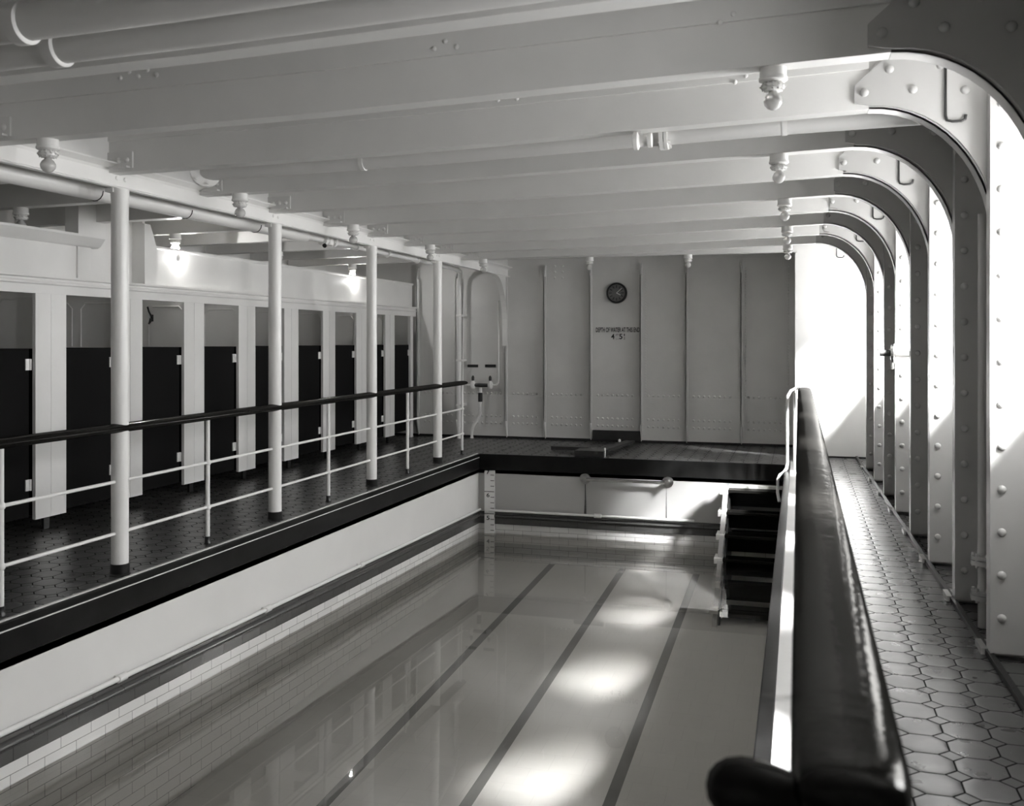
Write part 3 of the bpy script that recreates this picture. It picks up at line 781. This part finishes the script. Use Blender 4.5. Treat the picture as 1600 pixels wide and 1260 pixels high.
# taps on the bulkhead
Yt = 14.16
wt = thing('wash_taps', 'pair of white taps joined by a dark mixer with a bent white spout pipe', 'taps', (px2X(752, Yt), Yt, .8))
def pxz(px, py, Y):
    a = (px - 800) / 1497.; d = Y / (math.cos(TH) + a * math.sin(TH)); return (d * (a * math.cos(TH) - math.sin(TH)), Y, EYE - (py - 532) * d / 1497.)
xa, _, za = pxz(739, 602, Yt); xb, _, zb_ = pxz(766, 602, Yt)
MB().tube([(xa, Yt, za), (xb, Yt, za)], .028, 14).build('mixer_body', 'iron', wt)
for xx in (xa, xb):
    tb = MB().lathe((xx, Yt, za), [(.03, -.05), (.045, -.02), (.042, .03), (.03, .05), (.018, .07)], (0, 0, 1), 16).build('tap_body', 'enamel', wt)
    MB().lathe((xx, Yt, za), [(.022, .07), (.024, .12), (.012, .15)], (0, 0, 1), 12).build('tap_handle', 'iron', tb)
pts = [pxz(750.5, y_, Yt) for y_ in (606, 630, 646)] + [pxz(746, 656, Yt), pxz(740, 665, Yt), pxz(737.5, 673, Yt)]
pts += [(pts[-1][0], Yt, .0)]
MB().tube(pts, .026, 12).build('spout_pipe', 'white', wt, smooth=60)
MB().lathe((pts[0][0], Yt, pts[1][2] + .02), [(.034, 0), (.034, .14)], (0, 0, 1), 14).build('spout_collar', 'iron', wt)
pr_ = [(xb + .03, Yt, za), pxz(775, 602, Yt), pxz(778.5, 598, Yt), pxz(779, 590, Yt), pxz(779, 470, Yt)]
MB().tube(pr_, .014, 10).build('supply_pipe', 'white', wt, smooth=60)
MB().tube([(xa - .03, Yt, za), (xa - .14, Yt, za), (xa - .17, Yt, za + .04), (xa - .17, Yt, 2.3)], .014, 10).build('supply_pipe', 'white', wt, smooth=60)
for px, lb in ((739, 'small black label plate above the left tap'), (766.5, 'small black label plate above the right tap')):
    x_, _, z_ = pxz(px, 572, YB)
    tag(MB().box(x_ - .088, x_ + .088, YB - .012, YB, z_ - .022, z_ + .022).build('label_plate', 'black', origin=(x_, YB, z_)), lb, 'label plate', 'label plates above the taps')

# clock
cx, cy, cz = pxz(963.5, 458, YB - .04)
ck = thing('wall_clock', 'round wall clock with black rim on the far bulkhead', 'clock', (cx, YB, cz))
MB().lathe((cx, YB, cz), [(.155, 0), (.158, .045), (.150, .06), (.128, .062), (.125, .048), (.125, .02)], (0, -1, 0), 40).build('clock_case', 'black', ck)
MB().lathe((cx, YB - .045, cz), [(.126, 0), (.126, .006)], (0, -1, 0), 40).build('dial', 'dial', ck)
nu = MB()
for q in range(12):
    t = PI * 2 * q / 12; c, s_ = math.sin(t), math.cos(t); r0, r1 = .075, .115; w = .006
    a = Vector((cx + c * r0, YB - .053, cz + s_ * r0)); b = Vector((cx + c * r1, YB - .053, cz + s_ * r1))
    nu.tube([a, b], .006, 6, up=(0, 1, 0))
nu.build('hour_marks', 'black', ck)
for nm, ang, L, w in (('hour_hand', 118, .07, .006), ('minute_hand', 50, .105, .004)):
    t = math.radians(ang)
    MB().tube([(cx, YB - .058, cz), (cx + math.sin(t) * L, YB - .058, cz + math.cos(t) * L)], w, 6, up=(0, 1, 0)).build(nm, 'enamel', ck)
# painted notice
def text(name, body, px, py, width, height, Y, mat, parent=None, bold=0):
    x_, _, z_ = pxz(px, py, Y)
    cu = bpy.data.curves.new(name, 'FONT'); cu.body = body; cu.align_x = 'CENTER'; cu.align_y = 'CENTER'; cu.extrude = .001; cu.offset = bold
    o = bpy.data.objects.new(name + '_tmp', cu); COL.objects.link(o)
    bpy.context.view_layer.update()
    me = bpy.data.meshes.new_from_object(o); bpy.data.objects.remove(o)
    xs = [v.co.x for v in me.vertices]; zs = [v.co.y for v in me.vertices]
    sx = width / (max(xs) - min(xs)); sz = height / (max(zs) - min(zs)); mx = (max(xs) + min(xs)) / 2; mz = (max(zs) + min(zs)) / 2
    for v in me.vertices: v.co = Vector(((v.co.x - mx) * sx, v.co.z, (v.co.y - mz) * sz))
    me.materials.append(M[mat]); ob = bpy.data.objects.new(name, me); COL.objects.link(ob)
    ob.location = (x_, Y, z_)
    if parent is not None: ob.parent = parent; ob.location = Vector((x_, Y, z_)) - world_loc(parent)
    return ob
sg = thing('painted_notice', 'black painted depth of water lettering below the clock', 'lettering', pxz(965, 520, YB - .001))
text('first_line', 'DEPTH OF WATER AT THIS END', 965, 515.6, .665, .072, YB - .002, 'black', sg, .018)
text('feet_numeral', '4', 957.5, 526, .052, .082, YB - .002, 'black', sg, .02)
text('feet_mark', 'FT', 964.5, 523.6, .042, .03, YB - .002, 'black', sg, .005)
text('feet_dash', '..', 964.5, 530, .04, .008, YB - .002, 'black', sg, .005)
text('inch_numeral', '5', 970, 526, .05, .082, YB - .002, 'black', sg, .02)
text('half_top', '1', 975.5, 523.6, .012, .035, YB - .002, 'black', sg, .004)
text('half_bottom', '2', 975.5, 528.8, .022, .035, YB - .002, 'black', sg, .004)
# depth gauge in the corner
Yg = YP - .05
xg0 = px2X(757, Yg); xg1 = px2X(772, Yg)
dg = thing('depth_gauge', 'white numbered depth gauge board in the far left corner of the pool', 'gauge', ((xg0 + xg1) / 2, Yg, -1))
MB().box(xg0, xg1, Yg, YP - .0, -1.75, -.21).build('gauge_board', 'enamel', dg)
zline = pxz(765, 768.5, Yg)[2]; ft = pxz(765, 768.5, Yg)[2] - pxz(765, 803, Yg)[2]
tk = MB()
for q in range(-10, 14):
    z = zline - q * ft / 4
    if z > -.25: continue
    full = q % 4 == 0
    tk.box(xg0 if full else xg1 - .05, xg1, Yg - .003, Yg + .001, z - .004, z + .004)
tk.build('foot_marks', 'iron', dg)
for b, py in (('7', 738), ('6', 774), ('5', 809.5), ('4', 846)):
    text('numeral', b, 762.5, py, .042, .055, Yg - .002, 'black', dg, .02)
# grab bar on the far pool wall
gb = thing('grab_bar', 'tarnished metal grab bar on two round flanges on the far pool wall', 'grab bar', pxz(980, 752, YP))
A = pxz(915, 748.5, YP - .07); B = pxz(1040, 756, YP - .07); zA = (A[2] + B[2]) / 2
MB().tube([(A[0], YP - .075, zA), (B[0], YP - .075, zA)], .02, 14).build('bar', 'chrome', gb)
for x_ in (A[0] - .02, B[0] + .02):
    fl_ = MB().lathe((x_, YP, zA), [(.072, 0), (.07, .015), (.035, .025), (.03, .05), (.034, .105), (.01, .11)], (0, -1, 0), 20)
    fl_.build('wall_flange', 'brass', gb)
# rust stains below
def stain_mat():
    m, nt, out = new_mat('rust_run_stain'); N = NT(nt)
    N.pbr(out, N.mix(N.noise(30, 3), g(.03), g(.12)), .6); return m
M['stain'] = stain_mat()
for x_, nm, w in ((A[0] - .02, 'dark rust run below the left end of the grab bar', .016), (B[0] + .0, 'faint rust run below the right end of the grab bar', .006)):
    zt_ = zA - .07
    s_ = MB().prism([(x_ - w * .3, zt_), (x_ + w * .35, zt_), (x_ + w * .8, zt_ - .25), (x_ + w, zt_ - .40), (x_ - w, zt_ - .40), (x_ - w * .4, zt_ - .2)], 'y', YP - .002, YP)
    tag(s_.build('rust_run', 'stain'), nm, 'stain')
# water pipe round the pool walls
pp = thing('pool_pipe', 'thin white pipe with couplings running round the pool walls above the dark band', 'pipe', (XL + .05, 6, -.6))
zo = .195
MB().tube([(XL + .05, .95, ZB(.95) + zo), (XL + .05, 6, ZB(6) + zo), (XL + .05, YP - .09, ZB(YP) + zo)], .017, 12).build('side_run', 'enamel', pp)
MB().tube([(XL + .16, YP - .055, ZB(YP) + zo - .01), (-1.25, YP - .055, ZB(YP) + zo - .01)], .017, 12).build('end_run', 'enamel', pp)
for px in (190, 418, 565): 
    y_ = px2Y(px, XL + .05)
    c = MB().lathe((XL + .05, y_, ZB(y_) + zo), [(.018, -.04), (.025, -.035), (.025, .035), (.018, .04)], (0, 1, 0), 14); c.box(XL, XL + .05, y_ - .01, y_ + .01, ZB(y_) + zo - .01, ZB(y_) + zo + .01); c.build('coupling', 'enamel', pp)
x_ = px2X(934, YP - .055); MB().lathe((x_, YP - .055, ZB(YP) + zo - .01), [(.018, -.05), (.027, -.045), (.027, .045), (.018, .05)], (1, 0, 0), 14).build('coupling', 'enamel', pp)

# springboard fitting on the far deck
sb = thing('springboard_fitting', 'low dark springboard fitting with plank and strut on the far deck', 'springboard', pxz(910, 705, 13.0))
def gp(px, py, z=0):
    a = (px - 800) / 1497.; d = (EYE - z) * 1497 / (py - 532.); xc = a * d
    return (xc * math.cos(TH) - d * math.sin(TH), d * math.cos(TH) + xc * math.sin(TH), z)
p0 = gp(863, 700, .04); p1 = gp(921, 702, .04)
MB().box(p0[0], p1[0], p0[1] - .08, p0[1] + .10, .02, .07).build('plank', 'iron', sb, bevel=.005)
p0 = gp(898, 714); p1 = gp(943, 716)
MB().box(p0[0], p1[0], p0[1] - .02, p0[1] + .30, .0, .085).build('block', 'black', sb, bevel=.005)
a_ = Vector(gp(925, 708, .06)); b_ = Vector(gp(985, 690, .06))
MB().sweep([a_, (a_ + b_) / 2, b_], [(-.07, -.015), (.07, -.015), (.07, .015), (-.07, .015)]).build('strut', 'iron', sb)
q_ = gp(945, 714.5); MB().tube([q_, (q_[0], q_[1], .12)], .012, 10).build('pin', 'white', sb)
q_ = gp(968, 697); MB().lathe((q_[0], q_[1], .0), [(.02, 0), (.02, .085), (.005, .1)], (0, 0, 1), 12).build('bolt', 'white', sb)

# pipes with flanges standing in the bays between the frames
def bay_pipe(k, x, r, fl_z, label):
    Y = FY(k) + .35
    o = thing('standing_pipe', label, 'pipe', (x, Y, 0), 'pipes standing between the hull frames')
    MB().tube([(x, Y, .0), (x, Y, 2.2)], r, 16).build('pipe_run', 'hull', o)
    for z in fl_z: flange(x, Y, z, r * 2.3, o, axis=(0, 0, 1), mat='hull')
bay_pipe(1, px2X(1536, FY(1) + .35), .026, (.16, .345), 'pipe with two bolted flanges near the floor behind the nearest hull frame')
bay_pipe(3, px2X(1481, FY(3) + .35), .024, (.19,), 'pipe with one bolted flange near the floor between two hull frames')
# valve on a frame
vk = thing('frame_valve', 'small dark valve with round wheel fixed to a far hull frame', 'valve', pxz(1388, 550, FY(5) - .3))
X_, Y_, Z_ = pxz(1388, 552, FY(5) - .22)
MB().tube([(X_ - .07, Y_, Z_), (X_ + .02, Y_, Z_)], .028, 12).build('spindle', 'iron', vk)
MB().lathe((X_ + .02, Y_, Z_), [(.06, 0), (.085, .01), (.085, .03), (.05, .04)], (1, -.2, 0), 16).build('wheel', 'chrome', vk)
MB().tube([(X_ + .03, Y_, Z_), (X_ + .03, Y_, Z_ - .14)], .018, 10).build('tail_pipe', 'chrome', vk)
MB().box(X_ + .02, X_ + .2, Y_ - .01, Y_ + .12, Z_ - .02, Z_ + .02).build('bracket', 'chrome', vk)

# ------------------------------------------------------------------ light
w = bpy.data.worlds.new('World'); SC.world = w; w.use_nodes = True
bg = w.node_tree.nodes['Background']; bg.inputs[0].default_value = (1, 1, 1, 1); bg.inputs[1].default_value = 21.0
su = bpy.data.lights.new('Sun', 'SUN'); su.energy = 100; su.angle = math.radians(17.0); su.color = (1, 1, 1)
so = bpy.data.objects.new('Sun', su); COL.objects.link(so)
so.rotation_euler = Vector((-1, .72, -.97)).to_track_quat('-Z', 'Y').to_euler()

cam = bpy.data.cameras.new('Camera'); co = bpy.data.objects.new('Camera', cam); COL.objects.link(co)
co.location = (0, 0, EYE); co.rotation_euler = (PI / 2, 0, TH)
cam.sensor_width = 36; cam.lens = 36 * 1497 / 1600.; cam.shift_y = -98 / 1600.; cam.clip_start = .05
cam.dof.use_dof = True; cam.dof.focus_distance = 9.0; cam.dof.aperture_fstop = 4.2
SC.camera = co
SC.view_settings.view_transform = 'Standard'; SC.view_settings.look = 'None'; SC.view_settings.gamma = 1
SC.view_settings.use_curve_mapping = False
SC.view_settings.exposure = 0.42
SC.cycles.max_bounces = 8; SC.cycles.diffuse_bounces = 6; SC.cycles.transparent_max_bounces = 8
